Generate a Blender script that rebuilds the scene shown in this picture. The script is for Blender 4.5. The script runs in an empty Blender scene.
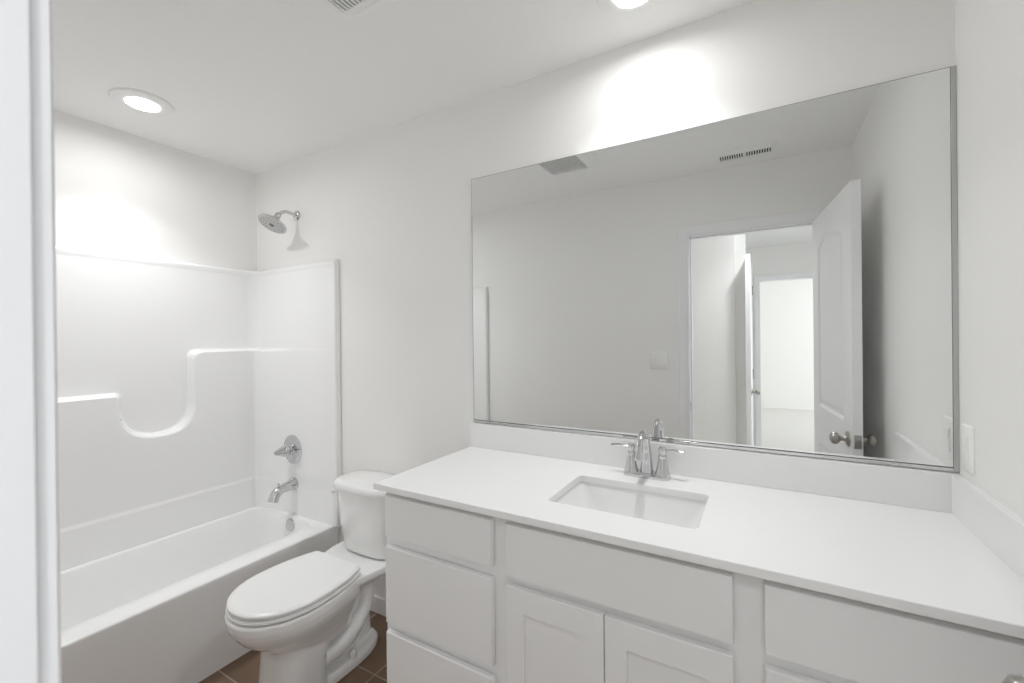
import bpy, bmesh, math, random
from mathutils import Vector, Matrix
C = bpy.context.scene.collection
PI = math.pi
rnd = random.Random(4)

# ------------------------------------------------------------------ camera, world, exposure
YAW, PITCH, ROLL, F = 0.5212, -0.0027, -0.01108, 433.54
CAMX, CAMY, CAMZ = 0.0, -1.57, 1.385
fw = Vector((-math.sin(YAW), math.cos(YAW), 0)); rt = Vector((math.cos(YAW), math.sin(YAW), 0)); up = Vector((0, 0, 1))
f2 = fw*math.cos(PITCH)+up*math.sin(PITCH); u2 = up*math.cos(PITCH)-fw*math.sin(PITCH)
r3 = rt*math.cos(ROLL)+u2*math.sin(ROLL); u3 = u2*math.cos(ROLL)-rt*math.sin(ROLL)
cam = bpy.data.cameras.new('camera'); co = bpy.data.objects.new('camera', cam); C.objects.link(co)
m = Matrix.Identity(4)
for i, v in enumerate((r3, u3, -f2)):
    for j in range(3): m[j][i] = v[j]
m.translation = (CAMX, CAMY, CAMZ)
co.matrix_world = m
cam.sensor_width = 36; cam.lens = F/1024*36
cam.shift_x = -(512.14-512)/1024; cam.shift_y = (340.37-341.5)/1024
cam.clip_start = 0.01
cam.dof.use_dof = True; cam.dof.focus_distance = 1.9; cam.dof.aperture_fstop = 6.3
bpy.context.scene.camera = co
sc = bpy.context.scene
w = bpy.data.worlds.new('world'); sc.world = w; w.use_nodes = True
w.node_tree.nodes['Background'].inputs[0].default_value = (.85, .92, 1, 1)
w.node_tree.nodes['Background'].inputs[1].default_value = 1.0
sc.view_settings.view_transform = 'Standard'; sc.view_settings.look = 'None'
sc.view_settings.gamma = 1; sc.view_settings.exposure = 0.40; sc.view_settings.use_curve_mapping = False
sc.cycles.max_bounces = 28; sc.cycles.diffuse_bounces = 26; sc.cycles.glossy_bounces = 8
sc.cycles.sample_clamp_indirect = 6
sc.cycles.use_denoising = True
try: sc.cycles.denoiser = 'OPENIMAGEDENOISE'
except Exception: pass

LAMP_TUB, LAMP_VANITY, HALL_FILL_LAMP, HALL_FILL_WINDOW, WINDOW_ROOM = 4.3, 3.1, 4.6, 7.5, 42.0

# ------------------------------------------------------------------ room measures (metres)
XL, XR, ZC, YF = -2.744, 0.448, 2.44, -1.481      # left wall, right wall, ceiling, door wall; mirror wall is y = 0
WT = 0.116                                        # wall thickness
DX0, DX1, DZ = -0.405, 0.300, 2.045                # doorway opening

# ------------------------------------------------------------------ materials
def mat(name, col, rough=.5, metal=0, coat=0, emit=None, bump=None, spec=.5):
    mt = bpy.data.materials.new(name); mt.use_nodes = True
    n = mt.node_tree; b = n.nodes['Principled BSDF']
    b.inputs['Base Color'].default_value = (*col, 1); b.inputs['Roughness'].default_value = rough
    b.inputs['Metallic'].default_value = metal; b.inputs['Coat Weight'].default_value = coat
    b.inputs['Specular IOR Level'].default_value = spec
    b.inputs['Coat Roughness'].default_value = .05
    if emit:
        b.inputs['Emission Color'].default_value = (*emit[0], 1); b.inputs['Emission Strength'].default_value = emit[1]
    tc = n.nodes.new('ShaderNodeTexCoord')
    if bump:
        scale, strength, dist = bump
        t = n.nodes.new('ShaderNodeTexNoise'); t.inputs['Scale'].default_value = scale; t.inputs['Detail'].default_value = 3
        bp = n.nodes.new('ShaderNodeBump'); bp.inputs['Strength'].default_value = strength; bp.inputs['Distance'].default_value = dist
        n.links.new(tc.outputs['Object'], t.inputs['Vector']); n.links.new(t.outputs['Fac'], bp.inputs['Height'])
        n.links.new(bp.outputs['Normal'], b.inputs['Normal'])
    return mt
M = {}
M['wall'] = mat('wall_paint', (.885, .880, .866), .55, bump=(90, .12, .002), spec=.3)
M['ceil'] = mat('ceiling_paint', (.91, .909, .902), .8, bump=(28, .35, .004), spec=.2)
M['trim'] = mat('trim_paint', (.88, .885, .90), .35)
M['door'] = mat('door_paint', (.86, .86, .868), .38)
M['acrylic'] = mat('tub_acrylic', (.90, .90, .90), .2, coat=.4)
M['ceramic'] = mat('ceramic', (.85, .85, .845), .1, coat=.6)
M['seat'] = mat('seat_plastic', (.86, .86, .855), .25)
M['quartz'] = mat('counter_quartz', (.88, .88, .88), .28, coat=.2)
M['cab'] = mat('cabinet_paint', (.86, .86, .86), .38)
M['chrome'] = mat('chrome', (.66, .66, .67), .07, 1)
M['nickel'] = mat('satin_nickel', (.46, .44, .41), .28, 1)
M['gap_shade'] = mat('gap_shade_grey', (.55, .55, .54), .4, .7)  # grey for the shade in the gap beside the mirror
M['face'] = mat('spray_face_grey', (.62, .62, .61), .3, .5)
M['mirror'] = mat('mirror_silver', (.86, .87, .865), .0, 1)
M['edge'] = mat('mirror_edge', (.16, .18, .17), .3, .3)
M['dark'] = mat('dark_void', (.025, .025, .025), .8)
M['rubber'] = mat('nozzle_rubber', (.22, .22, .22), .5)
M['plate'] = mat('plate_plastic', (.90, .90, .885), .35)
M['vent'] = mat('vent_white', (.88, .88, .87), .45)
M['carpet'] = mat('pale_carpet', (.70, .69, .67), .95, bump=(300, .6, .004))

def mk_tile():
    mt = bpy.data.materials.new('brown_tile'); mt.use_nodes = True
    n = mt.node_tree; b = n.nodes['Principled BSDF']
    tc = n.nodes.new('ShaderNodeTexCoord'); mp = n.nodes.new('ShaderNodeMapping')
    mp.inputs['Location'].default_value = (1.40, 0.305, 0)
    br = n.nodes.new('ShaderNodeTexBrick')
    br.offset = 0; br.squash = 1
    br.inputs['Scale'].default_value = 1; br.inputs['Brick Width'].default_value = .305; br.inputs['Row Height'].default_value = .305
    br.inputs['Mortar Size'].default_value = .0028; br.inputs['Mortar Smooth'].default_value = .1
    br.inputs['Color1'].default_value = (.20, .132, .088, 1); br.inputs['Color2'].default_value = (.235, .155, .104, 1)
    br.inputs['Mortar'].default_value = (.42, .35, .28, 1)
    nz = n.nodes.new('ShaderNodeTexNoise'); nz.inputs['Scale'].default_value = 9; nz.inputs['Detail'].default_value = 6
    mx = n.nodes.new('ShaderNodeMix'); mx.data_type = 'RGBA'; mx.blend_type = 'MULTIPLY'; mx.inputs[0].default_value = .7
    rp = n.nodes.new('ShaderNodeValToRGB'); rp.color_ramp.elements[0].color = (.6, .58, .55, 1); rp.color_ramp.elements[1].color = (1.25, 1.2, 1.15, 1)
    L = n.links.new
    L(tc.outputs['Object'], mp.inputs[0]); L(mp.outputs[0], br.inputs[0]); L(tc.outputs['Object'], nz.inputs['Vector'])
    L(nz.outputs['Fac'], rp.inputs[0]); L(br.outputs['Color'], mx.inputs[6]); L(rp.outputs[0], mx.inputs[7]); L(mx.outputs[2], b.inputs['Base Color'])
    b.inputs['Roughness'].default_value = .45
    bp = n.nodes.new('ShaderNodeBump'); bp.invert = True; bp.inputs['Distance'].default_value = .002; bp.inputs['Strength'].default_value = .6
    L(br.outputs['Fac'], bp.inputs['Height']); L(bp.outputs[0], b.inputs['Normal'])
    return mt
M['tile'] = mk_tile()

# ------------------------------------------------------------------ helpers
WL = {}                                           # world location of every object that can parent
def empty(name, loc, label, cat, group=None):
    o = bpy.data.objects.new(name, None); C.objects.link(o); o.location = loc; o.empty_display_size = .05
    o['label'] = label; o['category'] = cat
    if group: o['group'] = group
    WL[o.name] = Vector(loc); return o
def add(name, V, Fc, m, parent=None, smooth=None, loc=None, label=None, cat=None, kind=None, group=None, bevel=0, segs=2):
    """V in world coordinates; loc is the object's own origin."""
    if loc is None:
        loc = WL[parent.name] if parent else Vector((0, 0, 0))
    loc = Vector(loc)
    me = bpy.data.meshes.new(name); me.from_pydata([Vector(v)-loc for v in V], [], Fc)
    bm = bmesh.new(); bm.from_mesh(me); bmesh.ops.remove_doubles(bm, verts=bm.verts, dist=1e-6)
    bmesh.ops.recalc_face_normals(bm, faces=bm.faces); bm.to_mesh(me); bm.free()
    me.materials.append(M[m] if isinstance(m, str) else m)
    if smooth is not None or bevel:
        for p in me.polygons: p.use_smooth = True
        me.set_sharp_from_angle(angle=math.radians(smooth if smooth else 40))
    o = bpy.data.objects.new(name, me); C.objects.link(o)
    if parent: o.parent = parent; o.location = loc-WL[parent.name]
    else: o.location = loc
    WL[o.name] = loc
    if bevel:
        b = o.modifiers.new('bevel', 'BEVEL'); b.width = bevel; b.segments = segs; b.limit_method = 'ANGLE'; b.harden_normals = False
    if label: o['label'] = label
    if cat: o['category'] = cat
    if kind: o['kind'] = kind
    if group: o['group'] = group
    return o
def join(*ms):
    V, Fc = [], []
    for v, f in ms:
        k = len(V); V += list(v); Fc += [tuple(i+k for i in q) for q in f]
    return V, Fc
def bx(x0, x1, y0, y1, z0, z1):
    V = [(x, y, z) for x in (x0, x1) for y in (y0, y1) for z in (z0, z1)]
    return V, [(0, 1, 3, 2), (4, 6, 7, 5), (0, 4, 5, 1), (2, 3, 7, 6), (0, 2, 6, 4), (1, 5, 7, 3)]
def loft(rings, cap0=True, cap1=True, closed=True):
    V = [p for r in rings for p in r]; n = len(rings[0]); Fc = []
    for k in range(len(rings)-1):
        for i in range(n if closed else n-1):
            j = (i+1) % n
            Fc.append((k*n+i, k*n+j, (k+1)*n+j, (k+1)*n+i))
    if cap0: Fc.append(tuple(range(n-1, -1, -1)))
    if cap1: Fc.append(tuple((len(rings)-1)*n+i for i in range(n)))
    return V, Fc
def frame(d):
    d = Vector(d).normalized(); a = Vector((0, 0, 1)) if abs(d.z) < .95 else Vector((1, 0, 0))
    u = d.cross(a).normalized(); return u, d.cross(u).normalized(), d
def lathe(o, axis, prof, n=32):
    """prof: [(radius, distance along the axis)]"""
    u, v, d = frame(axis); o = Vector(o)
    R = [[o+d*t+(u*math.cos(2*PI*i/n)+v*math.sin(2*PI*i/n))*max(r, 1e-4) for i in range(n)] for r, t in prof]
    return loft(R)
def smoothpath(pts, k=8):
    P = [Vector(p) for p in pts]; out = []
    for i in range(len(P)-1):
        p0 = P[max(i-1, 0)]; p1 = P[i]; p2 = P[i+1]; p3 = P[min(i+2, len(P)-1)]
        for s in range(k):
            t = s/k
            out.append(.5*((2*p1)+(p2-p0)*t+(2*p0-5*p1+4*p2-p3)*t*t+(3*p1-p0-3*p2+p3)*t**3))
    out.append(P[-1]); return out
def tube(pts, rad, n=16, flat=1.0, k=8, upv=None):
    P = smoothpath(pts, k); m = len(P); rad = rad if isinstance(rad, (list, tuple)) else [rad]*len(pts)
    def rr(i):
        t = i/(m-1)*(len(rad)-1); a = min(int(t), len(rad)-2); return rad[a]+(rad[a+1]-rad[a])*(t-a)
    R = []; u = None
    for i, p in enumerate(P):
        d = (P[min(i+1, m-1)]-P[max(i-1, 0)]).normalized()
        if u is None: u = frame(d)[0] if upv is None else Vector(upv)
        u = (u-d*u.dot(d)).normalized(); v = d.cross(u)
        R.append([p+(u*math.cos(2*PI*j/n)+v*math.sin(2*PI*j/n)*flat)*rr(i) for j in range(n)])
    return loft(R)
def rrect(x0, x1, y0, y1, r, z, n=8):
    out = []
    for cx, cy, a0 in ((x1-r, y1-r, 0), (x0+r, y1-r, PI/2), (x0+r, y0+r, PI), (x1-r, y0+r, 3*PI/2)):
        for i in range(n+1):
            a = a0+PI/2*i/n; out.append((cx+r*math.cos(a), cy+r*math.sin(a), z))
    return out
def sstep(a, b, x):
    t = min(1, max(0, (x-a)/(b-a))); return t*t*(3-2*t)
def smin(a, b, k):
    h = max(k-abs(a-b), 0)/k; return min(a, b)-h*h*k/4
def smax(a, b, k): return -smin(-a, -b, k)
def moulding(name, path, normal_y, prof, z_is_up=True, **kw):
    """door casing: mitred run of a profile round three sides; path = [(x,z)...], prof = [(across, out)], outwards = away from opening"""
    pts = [Vector((p[0], p[1])) for p in path]; R = []
    for i, p in enumerate(pts):
        if 0 < i < len(pts)-1:
            a = (pts[i]-pts[i-1]).normalized(); b = (pts[i+1]-pts[i]).normalized()
            na = Vector((-a.y, a.x)); nb = Vector((-b.y, b.x)); nn = (na+nb).normalized(); s = 1/nn.dot(na)
        else:
            a = (pts[1]-pts[0] if i == 0 else pts[-1]-pts[-2]).normalized(); nn = Vector((-a.y, a.x)); s = 1
        y0, sy = normal_y
        R.append([(p.x+nn.x*s*q[0], y0+sy*q[1], p.y+nn.y*s*q[0]) for q in prof])
    V, Fc = loft(R)
    return add(name, V, Fc, 'trim', smooth=30, **kw)
CAS = [(0, 0), (0, .010), (.006, .013), (.016, .013), (.024, .016), (.042, .018), (.054, .018), (.057, .014), (.057, 0)]

# ------------------------------------------------------------------ the room
def structure(name, V, Fc, m, **kw): return add(name, V, Fc, m, kind='structure', **kw)
structure('floor', *bx(XL-.1, XR+.1, YF-.02, .1, -.05, 0), 'tile')
structure('ceiling', *bx(XL-.1, XR+.1, YF-WT, .1, ZC, ZC+.1), 'ceil')
structure('wall_back', *bx(XL-.1, XR+.1, 0, .1, 0, ZC), 'wall')
structure('wall_left', *bx(XL-.1, XL, YF-WT, 0, 0, ZC), 'wall')
structure('wall_right', *bx(XR, XR+.1, YF-WT, 0, 0, ZC), 'wall')
V, Fc = join(bx(XL, DX0-.016, YF-WT, YF, 0, ZC), bx(DX1+.016, XR, YF-WT, YF, 0, ZC), bx(DX0-.016, DX1+.016, YF-WT, YF, DZ+.016, ZC))
structure('wall_front', V, Fc, 'wall')
# jamb lining with its stop, and casings both sides
V, Fc = join(bx(DX0-.016, DX0, YF-WT, YF, 0, DZ), bx(DX1, DX1+.016, YF-WT, YF, 0, DZ), bx(DX0-.016, DX1+.016, YF-WT, YF, DZ, DZ+.016),
             bx(DX0, DX0+.010, YF-.078, YF-.042, 0, DZ), bx(DX1-.010, DX1, YF-.078, YF-.042, 0, DZ), bx(DX0, DX1, YF-.078, YF-.042, DZ-.010, DZ))
structure('trim_1', V, Fc, 'trim', bevel=.0015)
e = .006
moulding('trim_2', [(DX0-e, 0), (DX0-e, DZ+e), (DX1+e, DZ+e), (DX1+e, 0)], (YF, 1), CAS, kind='structure')
moulding('trim_3', [(DX0-e, 0), (DX0-e, DZ+e), (DX1+e, DZ+e), (DX1+e, 0)], (YF-WT, -1), CAS, kind='structure')
# baseboards
def board(name, x0, x1, y0, y1, **kw):
    return structure(name, *bx(x0, x1, y0, y1, 0, .083), 'trim', bevel=.004, **kw)
board('baseboard_back', -1.955, -1.089, -.014, 0)
board('baseboard_front', -1.955, DX0-e-.058, YF, YF+.014)
board('baseboard_right', XR-.014, XR, YF+.02, -.56)

# strike plate on the jamb
add('strike_plate', *bx(DX0, DX0+.0015, YF-.034, YF-.006, .90, .96), 'nickel', bevel=.0005, loc=(DX0, YF-.02, .9),
    label='small satin metal strike plate on the door jamb edge', cat='strike plate')

# ------------------------------------------------------------------ hall and bright room beyond the doorway
HY = YF-WT
structure('floor_hall', *bx(-1.6, 1.5, -8.2, YF-.02, -.05, 0), 'carpet')
structure('ceiling_hall', *bx(-1.6, 1.5, -4.5, HY, ZC, ZC+.1), 'ceil')
structure('wall_hall_far_left', *bx(-1.6, -.185, -2.58, -2.46, 0, ZC), 'wall')
structure('wall_hall_stub', *bx(-.185, -.107, -2.62, -2.50, 0, ZC), 'wall')
structure('wall_hall_left', *bx(-1.7, -1.6, -4.5, HY, 0, ZC), 'wall')
structure('wall_hall_right', *join(bx(1.1, 1.2, -2.0, HY, 0, ZC), bx(1.1, 1.2, -4.4, -3.3, 0, ZC), bx(1.1, 1.2, -3.3, -2.0, 0, .5), bx(1.1, 1.2, -3.3, -2.0, 2.15, ZC)), 'wall')
structure('added_window', *join(bx(1.11, 1.17, -3.3, -3.25, .5, 2.15), bx(1.11, 1.17, -2.05, -2.0, .5, 2.15), bx(1.11, 1.17, -3.25, -2.05, .5, .55), bx(1.11, 1.17, -3.25, -2.05, 2.1, 2.15), bx(1.12, 1.16, -3.25, -2.05, 1.30, 1.34)), 'trim')  # window frame added out of view to go with the hall fill
hl = bpy.data.lights.new('hall_fill_light', 'AREA'); hl.shape = 'RECTANGLE'; hl.size = 1.6; hl.size_y = 1.25; hl.energy = HALL_FILL_WINDOW; hl.color = (.97, .98, 1)  # unseen area light added as fill through the doorway
ho = bpy.data.objects.new('hall_fill_light', hl); C.objects.link(ho); ho.location = (1.22, -2.65, 1.32); ho.rotation_euler = (0, PI/2, 0)
structure('wall_hall_side', *bx(XR+.1, 1.5, HY, HY+.1, 0, ZC), 'wall')
FX0, FX1, FY = -.005, .80, -4.40
V, Fc = join(bx(-1.6, FX0-.016, FY-.1, FY, 0, ZC), bx(FX1+.016, 1.5, FY-.1, FY, 0, ZC), bx(FX0-.016, FX1+.016, FY-.1, FY, DZ+.016, ZC))
structure('wall_hall_end', V, Fc, 'wall')
structure('trim_4', *join(bx(FX0-.016, FX0, FY-.1, FY, 0, DZ), bx(FX1, FX1+.016, FY-.1, FY, 0, DZ), bx(FX0-.016, FX1+.016, FY-.1, FY, DZ, DZ+.016)), 'trim')
moulding('trim_5', [(FX0-e, 0), (FX0-e, DZ+e), (FX1+e, DZ+e), (FX1+e, 0)], (FY, 1), CAS, kind='structure')
structure('ceiling_room', *bx(-1.6, 3.1, -8.2, FY-.1, ZC, ZC+.1), 'ceil')
structure('floor_room', *bx(1.5, 3.1, -8.2, FY-.1, -.05, 0), 'carpet')
structure('wall_room_left', *bx(-1.7, -1.6, -8.2, FY-.1, 0, ZC), 'wall')
structure('wall_room_end', *bx(-1.7, 3.1, -8.3, -8.2, 0, ZC), 'wall')
V, Fc = join(bx(3.0, 3.1, -8.2, -7.4, 0, ZC), bx(3.0, 3.1, -5.4, FY-.1, 0, ZC), bx(3.0, 3.1, -7.4, -5.4, 0, .8), bx(3.0, 3.1, -7.4, -5.4, 2.1, ZC))
structure('wall_room_right', V, Fc, 'wall')
structure('wall_room_side', *bx(1.6, 3.0, FY-.1, FY, 0, ZC), 'wall')
wf = structure('window_1', *join(bx(3.0, 3.06, -7.4, -7.35, .8, 2.1), bx(3.0, 3.06, -5.45, -5.4, .8, 2.1), bx(3.0, 3.06, -7.35, -5.45, .8, .85),
                            bx(3.0, 3.06, -7.35, -5.45, 2.05, 2.1), bx(3.01, 3.05, -7.35, -5.45, 1.43, 1.47)), 'trim')
wl = bpy.data.lights.new('window_daylight', 'AREA'); wl.shape = 'RECTANGLE'; wl.size = 1.2; wl.size_y = 1.9; wl.energy = WINDOW_ROOM; wl.color = (.94, .97, 1)
wo = bpy.data.objects.new('window_daylight', wl); C.objects.link(wo); wo.location = (3.12, -6.4, 1.45); wo.rotation_euler = (0, PI/2, 0)
# hall door standing open, edge on
hx0, hx1, hy0, hy1 = -.105, -.070, -3.12, -2.30
dh = structure('door_2', *bx(hx0, hx1, hy0, hy1, .01, 2.03), 'door', bevel=.001, loc=(hx0, hy0, 0))
for z in (.25, 1.03, 1.82):
    add('hinge', *join(lathe((hx1+.006, hy0-.02, z-.045), (0, 0, 1), [(.007, 0), (.007, .09)], 12), bx(hx1-.002, hx1+.001, hy0, hy0+.02, z-.045, z+.045)), 'nickel', parent=dh)
add('door_knob', *join(lathe((hx1, hy1-.06, .95), (1, 0, 0), [(.03, 0), (.03, .006), (.012, .01), (.012, .028), (.024, .036), (.027, .048), (.02, .06), (.0, .062)], 20)), 'nickel', parent=dh, smooth=40)

# ------------------------------------------------------------------ ceiling lights
def disc_light(x, y, watts, label, name='ceiling_light', spread=104):
    t = empty(name, (x, y, ZC), label, 'ceiling light')
    add('trim_ring', *lathe((x, y, ZC), (0, 0, -1), [(.110, 0), (.110, .004), (.106, .008), (.090, .0115), (.064, .013), (.060, .011), (.0, .011)], 48), 'vent', parent=t, smooth=30)
    em = mat('lamp_lens_'+name, (.9, .9, .9), .4, emit=((1, .99, .975), 12))
    add('lens', *lathe((x, y, ZC-.0105), (0, 0, -1), [(.0595, 0), (.0595, .002), (.05, .0035), (.03, .0045), (0, .005)], 48), em, parent=t, smooth=30)
    for part_, spr in ((.45, 172), (.55, spread)):           # broad glow of the lens plus its downward beam
        l = bpy.data.lights.new('lamp_beam', 'AREA'); l.shape = 'DISK'; l.size = .085; l.energy = watts*part_; l.color = (.975, .987, 1); l.spread = math.radians(spr)
        lo = bpy.data.objects.new('lamp_beam', l); C.objects.link(lo); lo.location = (x, y, ZC-.0165-(.0005 if spr == 172 else 0))
    return t
disc_light(-2.335, -.722, LAMP_TUB, 'round white recessed ceiling light glowing above the bathtub')
disc_light(-.328, -.244, LAMP_VANITY, 'bright round ceiling light above the vanity, cut by the top edge of the picture')
disc_light(.10, -2.06, HALL_FILL_LAMP, 'added unseen ceiling light in the hallway, fill for the bathroom', spread=110)  # lamp added out of sight to brighten the vanity fronts

# ------------------------------------------------------------------ ceiling fan grille and air register
fx0, fx1, fy0, fy1 = -1.163, -.822, -.995, -.603
t = empty('exhaust_fan', ((fx0+fx1)/2, (fy0+fy1)/2, ZC), 'white square exhaust fan grille with fine slots on the ceiling', 'exhaust fan')
zb = ZC-.022
R = [rrect(fx0-.0, fx1+.0, fy0, fy1, .05, ZC), rrect(fx0, fx1, fy0, fy1, .05, ZC-.006), rrect(fx0+.024, fx1-.03, fy0+.024, fy1-.024, .035, zb)]
gx0, gx1, gy0, gy1 = fx0+.032, fx1-.074, fy0+.036, fy1-.040
R.append(rrect(gx0, gx1, gy0, gy1, .002, zb)); R.append(rrect(gx0, gx1, gy0, gy1, .002, zb+.0205))
add('cover', *loft(R), 'vent', parent=t, smooth=25)
add('duct_opening', *bx(gx0+.001, gx1-.001, gy0+.001, gy1-.001, zb+.018, zb+.0195), 'dark', parent=t)
n = 17; pit = (gx1-gx0)/n
add('grille', *join(*[bx(gx0+i*pit+pit*.30, gx0+i*pit+pit*.68, gy0, gy1, zb+.0005, zb+.008) for i in range(n)]), 'vent', parent=t)
rx0, rx1, ry0, ry1 = -.235, .085, -1.365, -1.195
t = empty('air_register', ((rx0+rx1)/2, (ry0+ry1)/2, ZC), 'white two-bank air register on the ceiling by the door wall, seen in the mirror', 'air vent')
R = [rrect(rx0, rx1, ry0, ry1, .004, ZC), rrect(rx0, rx1, ry0, ry1, .004, ZC-.003), rrect(rx0+.02, rx1-.02, ry0+.02, ry1-.02, .003, ZC-.010)]
hx_0, hx_1, hy_0, hy_1 = rx0+.028, rx1-.028, ry0+.048, ry1-.048
R += [rrect(hx_0, hx_1, hy_0, hy_1, .001, ZC-.010), rrect(hx_0, hx_1, hy_0, hy_1, .001, ZC-.002)]
add('frame', *loft(R), 'vent', parent=t, smooth=25)
add('duct_opening', *bx(hx_0+.001, hx_1-.001, hy_0+.001, hy_1-.001, ZC-.0035, ZC-.0025), 'dark', parent=t)
B = [bx(-.083, -.071, hy_0, hy_1, ZC-.0098, ZC-.004)]
for a, b_ in ((hx_0, -.083), (-.071, hx_1)):
    k = 10; q = (b_-a)/k
    B += [bx(a+i*q+q*.0, a+i*q+q*.45, hy_0, hy_1, ZC-.0098, ZC-.005) for i in range(k)]
add('fins', *join(*B), 'vent', parent=t)

# ------------------------------------------------------------------ bathroom door, open against the right wall
hp = Vector((.296, YF+.012, 0)); A1 = Vector((.370, -.725, 0))           # hinge-side back corner, tip back corner
dv = (A1-hp); DW = .725; dv = dv.normalized(); nv = Vector((-dv.y, dv.x, 0))   # nv points to the tub side
T = .035
def dpt(u, t_, z): return hp+dv*u+nv*t_+Vector((0, 0, z))
def door_depth(u, z):
    """recess of the two moulded panels (metres below the face)"""
    d = 0
    for (u0, u1, z0, z1, arch) in ((.125, DW-.130, 1.005, 1.86, .06), (.125, DW-.125, .17, .80, 0)):
        uc = (u0+u1)/2; top = z1+arch*(1-((u-uc)/((u1-u0)/2))**2) if arch else z1
        s = min(u-u0, u1-u, z-z0, top-z)
        if s > 0: d = max(d, .008*sstep(0, .012, s)-.006*sstep(.022, .045, s))
    return d
def leaf():
    nu, nz = 88, 254; V = []; Fc = []
    for side in (0, 1):
        for j in range(nz+1):
            for i in range(nu+1):
                u = DW*i/nu; z = .012+2.026*j/nz; d = door_depth(u, z)
                V.append(dpt(u, T-d if side else d, z))
    n1 = (nu+1)*(nz+1)
    for side in (0, 1):
        for j in range(nz):
            for i in range(nu):
                a = side*n1+j*(nu+1)+i; Fc.append((a, a+1, a+nu+2, a+nu+1))
    for j in range(nz):
        for i in (0, nu):
            a = j*(nu+1)+i; Fc.append((a, a+nu+1, a+nu+1+n1, a+n1))
    for i in range(nu):
        for j in (0, nz):
            a = j*(nu+1)+i; Fc.append((a, a+1, a+1+n1, a+n1))
    return V, Fc
door = add('door_1', *leaf(), 'door', smooth=35, loc=hp, kind='structure')
kn = [(.033, 0), (.033, .004), (.028, .009), (.014, .012), (.011, .020), (.0115, .030), (.020, .036), (.0265, .044), (.0275, .052), (.024, .061), (.014, .067), (0, .069)]
add('door_knob', *lathe(dpt(DW-.062, T, .935), nv, kn, 32), 'nickel', parent=door, smooth=35)
add('door_knob', *lathe(dpt(DW-.062, 0, .935), -nv, [(r, q*.93) for r, q in kn], 32), 'nickel', parent=door, smooth=35)
def dbox(u0, u1, t0, t1, z0, z1):
    V = [dpt(u, t_, z) for u in (u0, u1) for t_ in (t0, t1) for z in (z0, z1)]
    return V, bx(0, 1, 0, 1, 0, 1)[1]
lp = add('latch_plate', *dbox(DW-.001, DW+.0015, .005, .030, .906, .964), 'nickel', parent=door)
add('latch_bolt', *dbox(DW, DW+.011, .012, .024, .927, .943), 'nickel', parent=lp)
for z in (.25, 1.02, 1.80):
    add('hinge', *join(lathe(dpt(-.006, -.004, z-.045), (0, 0, 1), [(.006, 0), (.006, .09)], 12), dbox(-.001, .0, .002, .03, z-.045, z+.045)), 'nickel', parent=door)

# ------------------------------------------------------------------ wall mirror
mx0, mx1, mz0, mz1 = -1.0955, .4365, 1.0335, 2.087
t = add('wall_mirror', *bx(mx0+.0015, mx1-.001, -.0062, -.0012, mz0, mz1-.0015), 'mirror', loc=(mx0, 0, mz0),
        label='large frameless rectangular mirror on the wall above the vanity', cat='mirror')
add('mirror_edge', *join(bx(mx0, mx0+.0013, -.0060, -.001, mz0, mz1), bx(mx0, mx1, -.0060, -.001, mz1-.0013, mz1), bx(mx1-.0008, mx1+.0002, -.006, -.001, mz0, mz1),
    bx(mx0, mx1, -.0066, -.001, mz0-.0008, mz0+.0022)), 'edge', parent=t)
add('bottom_channel', *join(bx(mx0, mx1, -.0085, 0, mz0-.0095, mz0-.0008), bx(mx0, mx1, -.0085, -.0068, mz0-.002, mz0-.0005)), 'chrome', parent=t, bevel=.0008, label='polished metal channel')
add('gap_shade_strip', *bx(mx1+.0004, XR-.0005, -.0075, 0, mz0-.0095, mz1), 'gap_shade', parent=t, bevel=.0008, label='grey strip painted as the shade between mirror and wall')  # strip coloured to stand in for the shaded gap at the wall

# ------------------------------------------------------------------ vanity
vx0, vx1, vyf, vzt = -1.0965, XR-.001, -.5225, .897
v = empty('vanity_cabinet', ((vx0+vx1)/2, -.27, 0), 'long white vanity cabinet with plain drawer fronts and two shaker doors', 'cabinet')
add('cabinet_body', *join(bx(vx0, vx0+.018, vyf, -.002, .0, vzt), bx(vx1-.018, vx1, vyf, -.002, 0, vzt), bx(vx0+.018, vx1-.018, vyf, vyf+.02, .10, vzt),
    bx(vx0+.018, vx1-.018, -.02, -.002, .1, vzt-.2), bx(vx0+.018, vx1-.018, vyf+.02, -.02, .10, .118), bx(vx0+.018, vx1-.018, vyf+.07, vyf+.085, 0, .1),
    bx(-.655, -.637, vyf+.02, -.02, .118, vzt-.2), bx(-.035, -.017, vyf+.02, -.02, .118, vzt-.2)), 'cab', parent=v)
def slab(x0, x1, z0, z1, name='drawer_front'):
    f = .0022
    R = [rrect(x0, x1, z0, z1, .0008, 0, 2), rrect(x0, x1, z0, z1, .0008, .014, 2), rrect(x0+f*.4, x1-f*.4, z0+f*.4, z1-f*.4, .0008, .0165, 2), rrect(x0+f, x1-f, z0+f, z1-f, .0008, .018, 2)]
    R = [[(p[0], vyf-.005-p[2], p[1]) for p in r] for r in R]
    return add(name, *loft(R), 'cab', parent=v, smooth=25)
LX0, LX1 = -1.080, -.665
slab(LX0, LX1, .741, .877); slab(LX0, LX1, .457, .709); slab(LX0, LX1, .115, .427)
slab(-.617, -.056, .731, .877, 'false_drawer_front')
slab(0.001, .404, .731, .877); slab(.001, .404, .447, .703); slab(.001, .404, .115, .417)
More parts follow.
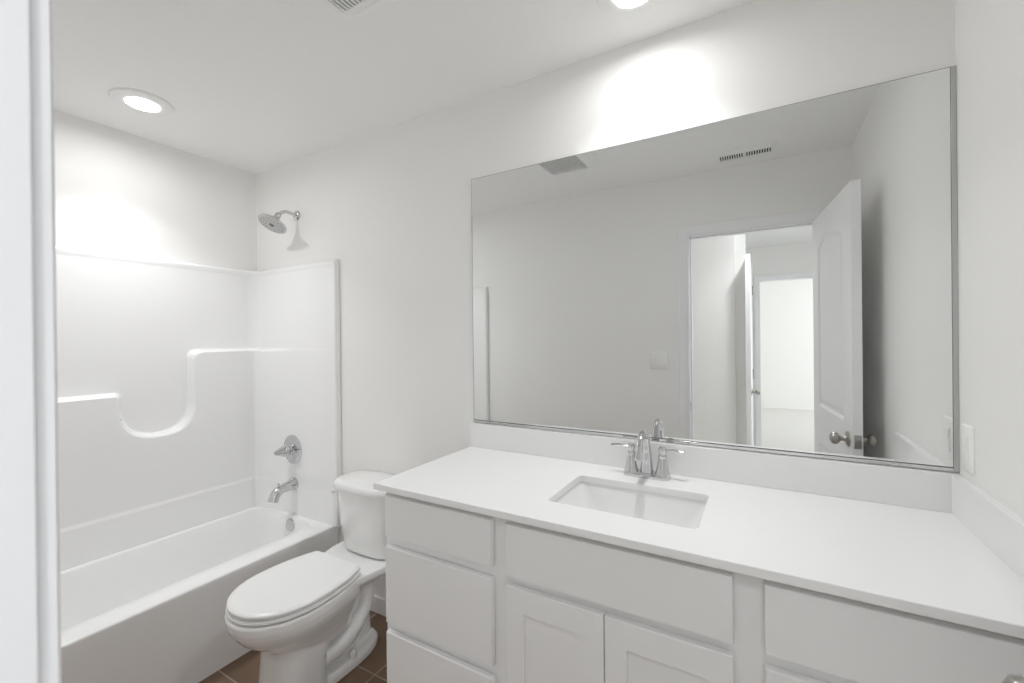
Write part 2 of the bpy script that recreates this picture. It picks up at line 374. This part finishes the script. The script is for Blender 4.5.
def shaker(x0, x1, z0, z1):
    ix0, ix1, iz0, iz1 = x0+.054, x1-.054, z0+.066, z1-.066
    def rr(a, b, c, d, y): return [(p[0], vyf-.005-y, p[1]) for p in rrect(a, b, c, d, .0006, 0, 1)]
    R = [rr(x0, x1, z0, z1, 0), rr(x0, x1, z0, z1, .0165), rr(x0+.0015, x1-.0015, z0+.0015, z1-.0015, .018),
         rr(ix0, ix1, iz0, iz1, .018), rr(ix0+.001, ix1-.001, iz0+.001, iz1-.001, .008)]
    d = add('door', *loft(R, True, False), 'cab', parent=v, smooth=20)
    add('inset_panel', *bx(ix0+.0005, ix1-.0005, vyf-.0133, vyf-.0072, iz0+.0005, iz1-.0005), 'cab', parent=d)
shaker(-.617, -.3405, .115, .706); shaker(-.3375, -.056, .115, .706)

# countertop with sink cut-out
cz0, cz1, cyf, cx0 = .897, .918, -.567, -1.107
sx0, sx1, sy0, sy1 = -.541, -.137, -.437, -.170
def top():
    hole_t = rrect(sx0, sx1, sy0, sy1, .018, cz1, 6); n = len(hole_t); q = 7
    def outer(z, i=0.0):
        """points of the outline rectangle matched to the hole's"""
        out = []; cx, cy = (sx0+sx1)/2, (sy0+sy1)/2; x0, x1, y0, y1 = cx0+i, XR-.0006, cyf+i, -.0006
        cor = [(x1, y1), (x0, y1), (x0, y0), (x1, y0)]
        for k in range(4):
            for j in range(7): out.append((cor[k][0], cor[k][1], z))
        return out
    def inner(z, g=0): return rrect(sx0-g, sx1+g, sy0-g, sy1+g, .018+g, z, 6)
    R = [inner(cz0), outer(cz0, .001), outer(cz0+.001), outer(cz1-.0015), outer(cz1, .0015), inner(cz1, .0015), inner(cz1-.0015), inner(cz0)]
    return loft(R, False, False)
ct = add('countertop', *top(), 'quartz', smooth=30, loc=((cx0+XR)/2, -.28, cz0), label='white stone countertop with rectangular sink cut-out over the vanity', cat='countertop')
add('backsplash', *bx(cx0, XR-.0006, -.0206, -.0006, cz1, 1.0205), 'quartz', parent=ct, bevel=.0015)
add('side_splash', *bx(XR-.0206, XR-.0006, cyf, -.0212, cz1, 1.0205), 'quartz', parent=ct, bevel=.0015)
# undermount sink
def sink():
    g = .004
    R = [rrect(sx0-.03, sx1+.03, sy0-.03, sy1+.03, .05, cz0-.001), rrect(sx0-g, sx1+g, sy0-g, sy1+g, .022, cz0-.001), rrect(sx0-g+.002, sx1+g-.002, sy0-g+.002, sy1+g-.002, .024, cz0-.008),
         rrect(sx0+.012, sx1-.012, sy0+.010, sy1-.008, .03, cz0-.04),
         rrect(sx0+.035, sx1-.035, sy0+.026, sy1-.022, .045, cz0-.09), rrect(sx0+.052, sx1-.052, sy0+.038, sy1-.032, .048, cz0-.115),
         rrect(sx0+.075, sx1-.075, sy0+.058, sy1-.052, .05, cz0-.128), rrect(sx0+.18, sx1-.18, sy0+.115, sy1-.11, .012, cz0-.134)]
    inner = R; outr = [[(p[0], p[1], p[2]-.008) for p in r] for r in R[::-1]]
    # outer shell grows a little
    outr = []
    for k, r in enumerate(R[::-1]):
        cx, cy = (sx0+sx1)/2, (sy0+sy1)/2
        outr.append([(cx+(p[0]-cx)*1.03, cy+(p[1]-cy)*1.04, p[2]-.009) for p in r])
    outr[-1] = [(p[0], p[1], p[2]-.009) for p in R[0]]
    return loft(R+outr, True, False)
V, Fc = sink(); nring = 36
V2, F2 = V, [f for f in Fc if len(f) <= 4]
last = len(V2)-nring
F2 += [(last+i, last+(i+1) % nring, (i+1) % nring, i) for i in range(nring)]
sk = add('sink', V2, F2, 'ceramic', smooth=50, loc=((sx0+sx1)/2, (sy0+sy1)/2, cz0-.15), label='white rectangular undermount sink bowl in the countertop', cat='sink')
scx, scy = (sx0+sx1)/2, (sy0+sy1)/2+.0025
add('drain', *lathe((scx, scy, cz0-.150), (0, 0, 1), [(.016, 0), (.016, .014), (.022, .0165), (.024, .0185), (.02, .0205), (.012, .022), (0, .023)], 28), 'chrome', parent=sk, smooth=40)

# ------------------------------------------------------------------ basin faucet
FXC, FYC = -.338, -.078
fa = empty('faucet', (FXC, FYC, cz1), 'chrome two-handle centerset faucet with arched spout behind the sink', 'faucet')
z = cz1
R = [rrect(FXC-.078, FXC+.078, FYC-.029, FYC+.029, .0285, z+.0003), rrect(FXC-.078, FXC+.078, FYC-.029, FYC+.029, .0285, z+.008),
     rrect(FXC-.074, FXC+.074, FYC-.025, FYC+.025, .0245, z+.012), rrect(FXC-.070, FXC+.070, FYC-.021, FYC+.021, .0205, z+.016)]
add('base_plate', *loft(R), 'chrome', parent=fa, smooth=35)
sp = tube([(FXC, FYC+.002, z+.010), (FXC, FYC+.001, z+.05), (FXC, FYC-.002, z+.10), (FXC, FYC-.016, z+.137), (FXC, FYC-.045, z+.153), (FXC, FYC-.078, z+.143), (FXC, FYC-.100, z+.115), (FXC, FYC-.108, z+.086)],
          [.0235, .0185, .0135, .0115, .0108, .0105, .0112, .0125], 24, k=8, upv=(1, 0, 0))
add('spout', *join(sp, lathe((FXC, FYC-.108, z+.089), (0, -.12, -1), [(.013, 0), (.0135, .004), (.0125, .010), (.009, .010), (.008, .004)], 24)), 'chrome', parent=fa, smooth=40)
for s in (-1, 1):
    hx = FXC+s*.051
    h = add('handle', *lathe((hx, FYC, z+.010), (0, 0, 1), [(.0245, 0), (.0245, .006), (.0215, .012), (.0175, .028), (.0145, .045), (.0125, .056), (.0145, .060), (.0145, .065), (.0105, .069), (.0105, .076), (.013, .080), (.013, .088), (.009, .094), (0, .095)], 32), 'chrome', parent=fa, smooth=35)
    add('lever', *tube([(hx+s*.004, FYC, z+.094), (hx+s*.02, FYC-.001, z+.0965), (hx+s*.045, FYC-.003, z+.0975), (hx+s*.068, FYC-.005, z+.0945)], [.0045, .0052, .0072, .0078], 16, flat=.5, upv=(0, 1, 0)), 'chrome', parent=h, smooth=50)

# ------------------------------------------------------------------ tub and one-piece surround
tu = empty('bathtub', ((XL-2.0)/2, YF/2, 0), 'white one-piece bathtub and shower surround filling the left alcove', 'bathtub')
tx0, tx1, ty0, ty1, tz = XL+.002, -2.000, YF+.002, -.002, .392
def tub():
    R = [rrect(tx0, tx1, ty0, ty1, .004, 0), rrect(tx0, tx1-.004, ty0, ty1, .004, .02), rrect(tx0, tx1-.002, ty0, ty1, .004, tz-.03), rrect(tx0, tx1, ty0, ty1, .004, tz-.009), rrect(tx0+.001, tx1-.0015, ty0+.001, ty1-.001, .005, tz-.0035), rrect(tx0+.004, tx1-.006, ty0+.004, ty1-.004, .006, tz)]
    a0, a1, b0, b1 = XL+.095, -2.118, YF+.085, -.062
    R += [rrect(a0-.010, a1+.010, b0-.01, b1+.01, .085, tz, 8), rrect(a0-.003, a1+.003, b0-.003, b1+.003, .082, tz-.003), rrect(a0+.002, a1-.002, b0+.002, b1-.002, .08, tz-.012),
          rrect(a0+.010, a1-.012, b0+.03, b1-.012, .085, tz-.08), rrect(a0+.025, a1-.028, b0+.09, b1-.028, .10, tz-.20), rrect(a0+.04, a1-.045, b0+.15, b1-.045, .11, .115),
          rrect(a0+.065, a1-.07, b0+.20, b1-.07, .10, .082), rrect(a0+.11, a1-.11, b0+.27, b1-.11, .08, .070), rrect(a0+.2, a1-.2, b0+.6, b1-.3, .04, .066)]
    return loft(R, False, True)
add('tub', *tub(), 'acrylic', parent=tu, smooth=50)
# surround: one sheet swept round three walls, with moulded ledges
XE, XB, YN, YP = -1.972, XL+.024, YF+.030, -.030; RC = .065
path = []
def seg(a, b):
    L = math.dist(a, b); k = max(1, int(L/.0075)); nx, ny = (b[1]-a[1])/L, -(b[0]-a[0])/L
    for i in range(k): path.append((a[0]+(b[0]-a[0])*i/k, a[1]+(b[1]-a[1])*i/k, nx, ny))
# right-hand normals point into the alcove when walking y=0 end -> back -> door-wall end
def arc(cx, cy, a0, a1):
    for i in range(14):
        a = a0+(a1-a0)*i/14; path.append((cx+RC*math.cos(a), cy+RC*math.sin(a), -math.cos(a), -math.sin(a)))
path.append((XE, -.001, 1, 0)); path.append((XE, -.012, 1, 0)); path.append((XE-.001, -.022, 1, -.0)); path.append((XE-.004, -.028, .7, -.7))
k0 = len(path)
seg((XE-.010, YP), (XB+RC, YP)); arc(XB+RC, YP-RC, PI/2, PI); seg((XB, YP-RC), (XB, YN+RC)); arc(XB+RC, YN+RC, PI, 1.5*PI); seg((XB+RC, YN), (XE-.010, YN))
path.append((XE-.010, YN, 0, 1)); k1 = len(path)
path.append((XE-.004, YN-.002, .7, .7)); path.append((XE, YN-.008, 1, 0)); path.append((XE, YF+.001, 1, 0))
for i in range(k0, k1):                                  # fix straight normals to point inwards
    x, y, nx, ny = path[i]
    if abs(nx) < 1e-6: path[i] = (x, y, 0, -1 if y > -.7 else 1)
    elif abs(ny) < 1e-6: path[i] = (x, y, 1, 0)
def ledge(y, z):
    """>0 inside the raised lower body, distance to its stepped outline"""
    a = smax(1.348-z, -.405-y, .075)                      # open air above the right shelf
    ch = smax(smax(-.405+0-y-0, 0, 1e-6)*0+abs(y+.547)-.143, .925-z, .15)   # the scooped channel
    b = smax(1.146-z, y+.700, .03)
    c = smax(1.348-z, -10, .01)
    left = smax(1.146-z, y+.680, .03)
    c = 1.348-z
    air = min(c, 9)
    air = smin(air, ch, .05); air = smin(air, left, .025)
    return air                                            # negative in the air region
def surround():
    z0, z1 = tz-.004, 1.822; nz = 240; rows = []
    for j in range(nz+1):
        z = z0+(z1-z0)*j/nz; row = []
        for i, (x, y, nx, ny) in enumerate(path):
            d = 0
            if k0 <= i < k1:
                onback = sstep(-2.60, -2.72, x) if False else (1 if x < XB+.02 else max(0, 1-(x-XB-.02)/.40))
                edge = sstep(0, .02, XE-.01-x)
                raised = sstep(0.0, .016, ledge(y if x < XB+.1 else (-.04 if y > -.7 else -1.4), z))
                d += raised*(.052*onback**2+.0012)*edge
                d += .006*(1-sstep(.560, .576, z))*edge*(1 if x < XB+.02 else .25)       # low crease
                d += .030*(1-sstep(0, .035, z-z0))**2*0
                d -= .0                                    
                d += .0025*sstep(z1-.035, z1-.022, z)*edge  # lip along the top
                if z > z1-.008: d -= .006*((z-(z1-.008))/.008)**2
            row.append((x+nx*d, y+ny*d, z))
        rows.append(row)
    # top return back to the wall
    row = []
    for i, (x, y, nx, ny) in enumerate(path):
        xx = max(XL+.001, x-nx*.035) if abs(nx) > .01 and x < XB+.09 else x
        yy = y
        if k0 <= i < k1:
            if x > XB+RC*.6 or True:
                yy = min(-.001, max(YF+.001, y-ny*.035))
        row.append((xx, yy, z1+.001))
    rows.append(row)
    return loft(rows, False, False, closed=False)
add('surround', *surround(), 'acrylic', parent=tu, smooth=60)
add('overflow_plate', *lathe((-2.325, -.070, .345), (0, -1, .12), [(.036, -.006), (.036, .004), (.033, .009), (.024, .011), (0, .0115)], 32), 'chrome', parent=tu, smooth=35)
add('drain', *lathe((-2.38, -.36, .064), (0, 0, 1), [(.03, 0), (.03, .006), (.026, .008), (.018, .006), (.018, .014), (0, .016)], 28), 'chrome', parent=tu, smooth=35)
# spout
TX = -2.342
s = add('tub_spout', *tube([(TX, YP-.0015, .567), (TX, YP-.010, .567), (TX, -.065, .563), (TX, -.105, .557), (TX, -.135, .546), (TX, -.152, .524), (TX, -.160, .502)], [.037, .036, .028, .025, .027, .027, .0275], 28, upv=(1, 0, 0)), 'chrome', smooth=40,
        loc=(TX, YP, .56), label='chrome tub spout below the shower valve', cat='tub spout')
add('diverter_knob', *lathe((TX, -.125, .575), (0, -.25, 1), [(.004, -.014), (.004, .010), (.008, .012), (.008, .018), (0, .020)], 16), 'chrome', parent=s, smooth=40)
# valve trim
vt = empty('shower_valve', (TX-.012, YP, .763), 'round chrome shower valve plate with cone handle', 'shower valve')
vo = Vector((TX-.012, YP-.0015, .763))
add('escutcheon', *lathe(vo, (0, -1, 0), [(.083, 0), (.083, .003), (.078, .006), (.05, .010), (.036, .013), (0, .013)], 48), 'chrome', parent=vt, smooth=30)
h = add('handle', *lathe(vo+Vector((0, -.012, 0)), (0, -1, 0), [(.034, 0), (.034, .012), (.029, .016), (.029, .034), (.033, .038), (.031, .046), (.025, .060), (.018, .078), (.014, .090), (.011, .096), (0, .098)], 32), 'chrome', parent=vt, smooth=35)
add('lever', *tube([vo+Vector((.02, -.035, 0)), vo+Vector((.05, -.037, .003)), vo+Vector((.075, -.040, .004))], [.006, .005, .0055], 12), 'chrome', parent=h, smooth=50)
# shower head
sh = empty('showerhead', (TX+.007, 0, 2.116), 'chrome shower head on a bent arm high on the alcove wall', 'shower head')
ax = TX+.007
add('flange', *lathe((ax, -.0006, 2.116), (0, -1, 0), [(.030, 0), (.030, .003), (.026, .008), (.014, .012), (.010, .013)], 32), 'chrome', parent=sh, smooth=35)
add('arm', *tube([(ax, -.002, 2.116), (ax, -.035, 2.122), (ax, -.075, 2.122), (ax, -.112, 2.098)], [.0095, .0095, .0095, .0095], 16, upv=(1, 0, 0)), 'chrome', parent=sh, smooth=50)
nrm = Vector((0, -math.cos(math.radians(60)), -math.sin(math.radians(60)))); o0 = Vector((ax, -.112, 2.098))
add('head', *lathe(o0, nrm, [(.010, -.006), (.015, 0), (.017, .008), (.015, .016), (.018, .022), (.024, .034), (.036, .046), (.054, .056), (.070, .0625), (.0765, .067), (.077, .073), (.074, .0775), (.071, .0765)], 48), 'chrome', parent=sh, smooth=35)
fc = o0+nrm*.0765
sf = add('spray_face', *lathe(fc, nrm, [(.071, -.002), (.071, 0), (.045, .0025), (.0, .003)], 40), 'face', parent=sh, smooth=35)
uu, vv, _ = frame(nrm); B = []
for rr_, k in ((.058, 22), (.045, 16), (.032, 11)):
    for i in range(k):
        a = 2*PI*i/k; B.append(lathe(fc+uu*math.cos(a)*rr_+vv*math.sin(a)*rr_, nrm, [(.0028, 0), (.0024, .004), (0, .0045)], 8))
B.append(lathe(fc, nrm, [(.014, .002), (.013, .006), (0, .007)], 20))
add('nozzles', *join(*B), 'rubber', parent=sf)

# ------------------------------------------------------------------ toilet
TC = -1.608
to = empty('toilet', (TC, -.4, 0), 'white two-piece toilet with closed lid between bathtub and vanity', 'toilet')
HW = [(-.32, .146), (-.38, .166), (-.46, .181)]+[(-.53-.22*math.sin(PI/2*i/9)**(2/2.3), .1845*math.cos(PI/2*i/9)) for i in range(10)]
HW[-1] = (-.75, 0.0)
def egg(grow, z, y_back=None, tip=0, n=14):
    """closed outline of the seat, grown outwards by 'grow' (metres)"""
    P = [Vector((h_, y)) for y, h_ in HW]; out = []
    prof = []
    for i, p in enumerate(P):
        a = P[max(i-1, 0)]; b = P[min(i+1, len(P)-1)]; d = (b-a).normalized(); nn = Vector((-d.y, d.x))
        if i == 0: nn = Vector((1, 0))
        if i == len(P)-1: nn = Vector((0, -1))
        prof.append(p+nn*grow)
    if y_back is not None: prof[0].y = y_back
    sm = smoothpath([(p.x, p.y, 0) for p in prof], 5)
    right = [(TC+p.x, p.y, z) for p in sm]; left = [(TC-p.x, p.y, z) for p in sm[-2::-1]]
    return right+left
def shell(rings): return loft(rings)
lid = [egg(-.012, .4265), egg(-.001, .4275), egg(0, .431), egg(-.001, .436), egg(-.006, .4405), egg(-.02, .4425), egg(-.06, .4435)]
add('lid', *shell(lid), 'seat', parent=to, smooth=35)
seat = [egg(-.012, .4075), egg(.001, .4085), egg(.003, .412), egg(.002, .418), egg(-.010, .4215)]
add('seat', *join(shell(seat), *[bx(TC+a-.008, TC+a+.008, b-.02, b+.02, .398, .409) for a, b in ((-.13, -.58), (.13, -.58), (-.10, -.38), (.10, -.38))]), 'seat', parent=to, smooth=35)
for s_ in (-1, 1):
    add('hinge', *lathe((TC+s_*.075-.02, -.312, .424), (1, 0, 0), [(.0, 0), (.009, .001), (.010, .004), (.010, .036), (.009, .039), (0, .04)], 16), 'seat', parent=to, smooth=40)
# body: overlapping lofts fused by a voxel remesh
def oval(cx, y0, y1, hw, z, p=2.4, n=40):
    out = []; cy = (y0+y1)/2; ry = (y1-y0)/2
    for i in range(n):
        a = 2*PI*i/n; c, s_ = math.cos(a), math.sin(a)
        out.append((cx+hw*math.copysign(abs(c)**(2/p), c), cy+ry*math.copysign(abs(s_)**(2/p), s_), z))
    return out
def shrink(ring, y_piv, sx, tipy, z):
    """scale the egg outline: x by sx, y so that the tip lands on tipy"""
    k = (tipy-y_piv)/(-.750-y_piv)
    return [(TC+(p[0]-TC)*sx, y_piv+(p[1]-y_piv)*k, z) for p in ring]
base = egg(0, 0)
bowl = [shrink(base, -.32, .60, -.595, .185), shrink(base, -.32, .655, -.620, .218), shrink(base, -.32, .76, -.672, .262), shrink(base, -.32, .86, -.715, .298), shrink(base, -.32, .935, -0.735, .325),
        shrink(base, -.32, .975, -0.747, .345), shrink(base, -.32, 1.0, -0.756, .37), shrink(base, -.32, 1.005, -0.758, .395), shrink(base, -.32, .99, -0.752, .402)]
column = [oval(TC, -.636, -.42, .127, 0.001, 3), oval(TC, -.632, -.43, .121, .06, 3), oval(TC, -.626, -.43, .118, .14, 3), oval(TC, -.622, -.40, .119, .20, 3), oval(TC, -.625, -.38, .12, .25, 3)]
foot = [oval(TC, -.60, -.130, .112, .001, 2.6), oval(TC, -.595, -.135, .109, .03, 2.8), oval(TC, -.58, -.145, .100, .045, 2.6)]
core = [oval(TC, -.50, -.150, .052, .002, 3), oval(TC, -.50, -.160, .050, .15, 3), oval(TC, -.50, -.13, .052, .30, 3), oval(TC, -.50, -.08, .09, .36, 3)]
def deckring(z, g, hf): return [(TC+s_*x, y, z) for s_, x, y in
    ([(1, .150*hf, -.42), (1, .158*hf-g, -.33), (1, .170*hf-g, -.26), (1, .185*hf-g, -.20), (1, .190*hf-g, -.12), (1, .185*hf-g, -.045), (1, .165*hf-g, -.028), (1, .0, -.025)]
     + [(-1, .165*hf-g, -.028), (-1, .185*hf-g, -.045), (-1, .190*hf-g, -.12), (-1, .185*hf-g, -.20), (-1, .170*hf-g, -.26), (-1, .158*hf-g, -.33), (-1, .150*hf, -.42)])]
deck = [deckring(.30, 0, .45), deckring(.335, 0, .72), deckring(.362, 0, .95), deckring(.375, 0, 1), deckring(.398, 0, 1), deckring(.402, .003, 1)]
traps = [tube([(TC+s_*.060, -.50, .095), (TC+s_*.066, -.42, .105), (TC+s_*.070, -.350, .118), (TC+s_*.068, -.280, .160), (TC+s_*.064, -.222, .225), (TC+s_*.058, -.215, .290), (TC+s_*.050, -.262, .335)], [.030, .033, .036, .036, .033, .031, .030], 20) for s_ in (-1, 1)]
body = add('bowl', *join(loft(bowl), loft(column), loft(foot), loft(core), loft(deck), *traps), 'ceramic', parent=to, smooth=80)
rm = body.modifiers.new('fuse', 'REMESH'); rm.mode = 'VOXEL'; rm.voxel_size = .0045; rm.use_smooth_shade = True
smo = body.modifiers.new('soften', 'SMOOTH'); smo.factor = .5; smo.iterations = 4
for s_ in (-1, 1):
    add('bolt_cap', *lathe((TC+s_*.092, -.318, .038), (0, 0, 1), [(.0155, 0), (.0145, .02), (.013, .03), (.008, .036), (0, .037)], 24), 'ceramic', parent=to, smooth=45)
# tank
def tring(hw, yf, yb, z, p=2.9, n=64):
    return oval(TC+.017, yf, yb, hw, z, p, n)
tank = [tring(.135, -.185, -.045, .4035), tring(.155, -.203, -.032, .407), tring(.164, -.212, -.026, .418), tring(.176, -.222, -.022, .52), tring(.187, -.229, -.020, .64), tring(.190, -.231, -.020, .692)]
tk = add('tank', *loft(tank), 'ceramic', parent=to, smooth=50)
tlid = [tring(.193, -.233, -.018, .6925, 2.9), tring(.201, -.243, -.014, .694, 2.9), tring(.204, -.247, -.012, .702, 2.9), tring(.204, -.247, -.012, .712, 2.9), tring(.200, -.243, -.016, .724, 3.1), tring(.189, -.233, -.026, .732, 3), tring(.17, -.21, -.05, .7365, 2.8), tring(.08, -.17, -.09, .739, 2.6)]
add('tank_lid', *loft(tlid), 'ceramic', parent=to, smooth=50)
lx = TC+.017-.181
fl = add('flush_lever', *join(lathe((lx+.004, -.165, .662), (-1, -.15, 0), [(.012, 0), (.012, .010), (.008, .013), (0, .013)], 20),
    tube([(lx-.010, -.160, .660), (lx-.018, -.180, .661), (lx-.024, -.202, .660)], [.009, .011, .0125], 14, flat=.8)), 'seat', parent=to, smooth=45)

# ------------------------------------------------------------------ wall plates
def plate(name, o, u, v, nrm_, w_, h_, label, cat, kind_):
    """o centre on the wall, u/v in-plane unit vectors"""
    o, u, v, nn = Vector(o), Vector(u), Vector(v), Vector(nrm_)
    def P(a, b, c): return o+u*a+v*b+nn*c
    def rr(w2, h2, r, c): return [P(p[0], p[1], c) for p in rrect(-w2, w2, -h2, h2, r, 0, 4)]
    t = empty(name, o, label, cat)
    add('cover_plate', *loft([rr(w_/2, h_/2, .004, .0003), rr(w_/2, h_/2, .004, .003), rr(w_/2-.004, h_/2-.004, .003, .0058)]), 'plate', parent=t, smooth=30)
    return t, P, rr
t, P, rr = plate('wall_switch', (XR, -.066, 1.100), (0, -1, 0), (0, 0, 1), (-1, 0, 0), .072, .117, 'white wall plate with one rectangular rocker on the right wall beside the mirror', 'wall switch', 0)
ins = add('insert', *loft([[P(p[0], p[1], c) for p in rrect(-.0168, .0168, -.0335, .0335, .002, 0, 3)] for c in (.005, .0075)]), 'plate', parent=t, smooth=30)
def pb(a0, a1, b0, b1, c0, c1): return [P(a, b, c) for a in (a0, a1) for b in (b0, b1) for c in (c0, c1)], bx(0, 1, 0, 1, 0, 1)[1]
add('rocker', *join(pb(-.0118, .0118, 0, .027, .0072, .0095), pb(-.0118, .0118, -.027, 0, .0072, .0085)), 'plate', parent=ins, bevel=.0008)
t, P, rr = plate('light_switch', (-.600, YF, 1.232), (1, 0, 0), (0, 0, 1), (0, 1, 0), .117, .117, 'white double light switch on the door wall, seen in the mirror', 'light switch', 0)
for a in (-.023, .023):
    add('toggle', *join(loft([[P(a+p[0], p[1], c) for p in rrect(-.005, .005, -.012, .012, .001, 0, 2)] for c in (.004, .0066)]),
        loft([[P(a+p[0], p[1]+dz, c) for p in rrect(-.0035, .0035, -.005*q, .005*q, .001, 0, 2)] for c, dz, q in ((.006, 0, 1), (.014, .006, .8), (.016, .008, .6))])), 'plate', parent=t, smooth=30)
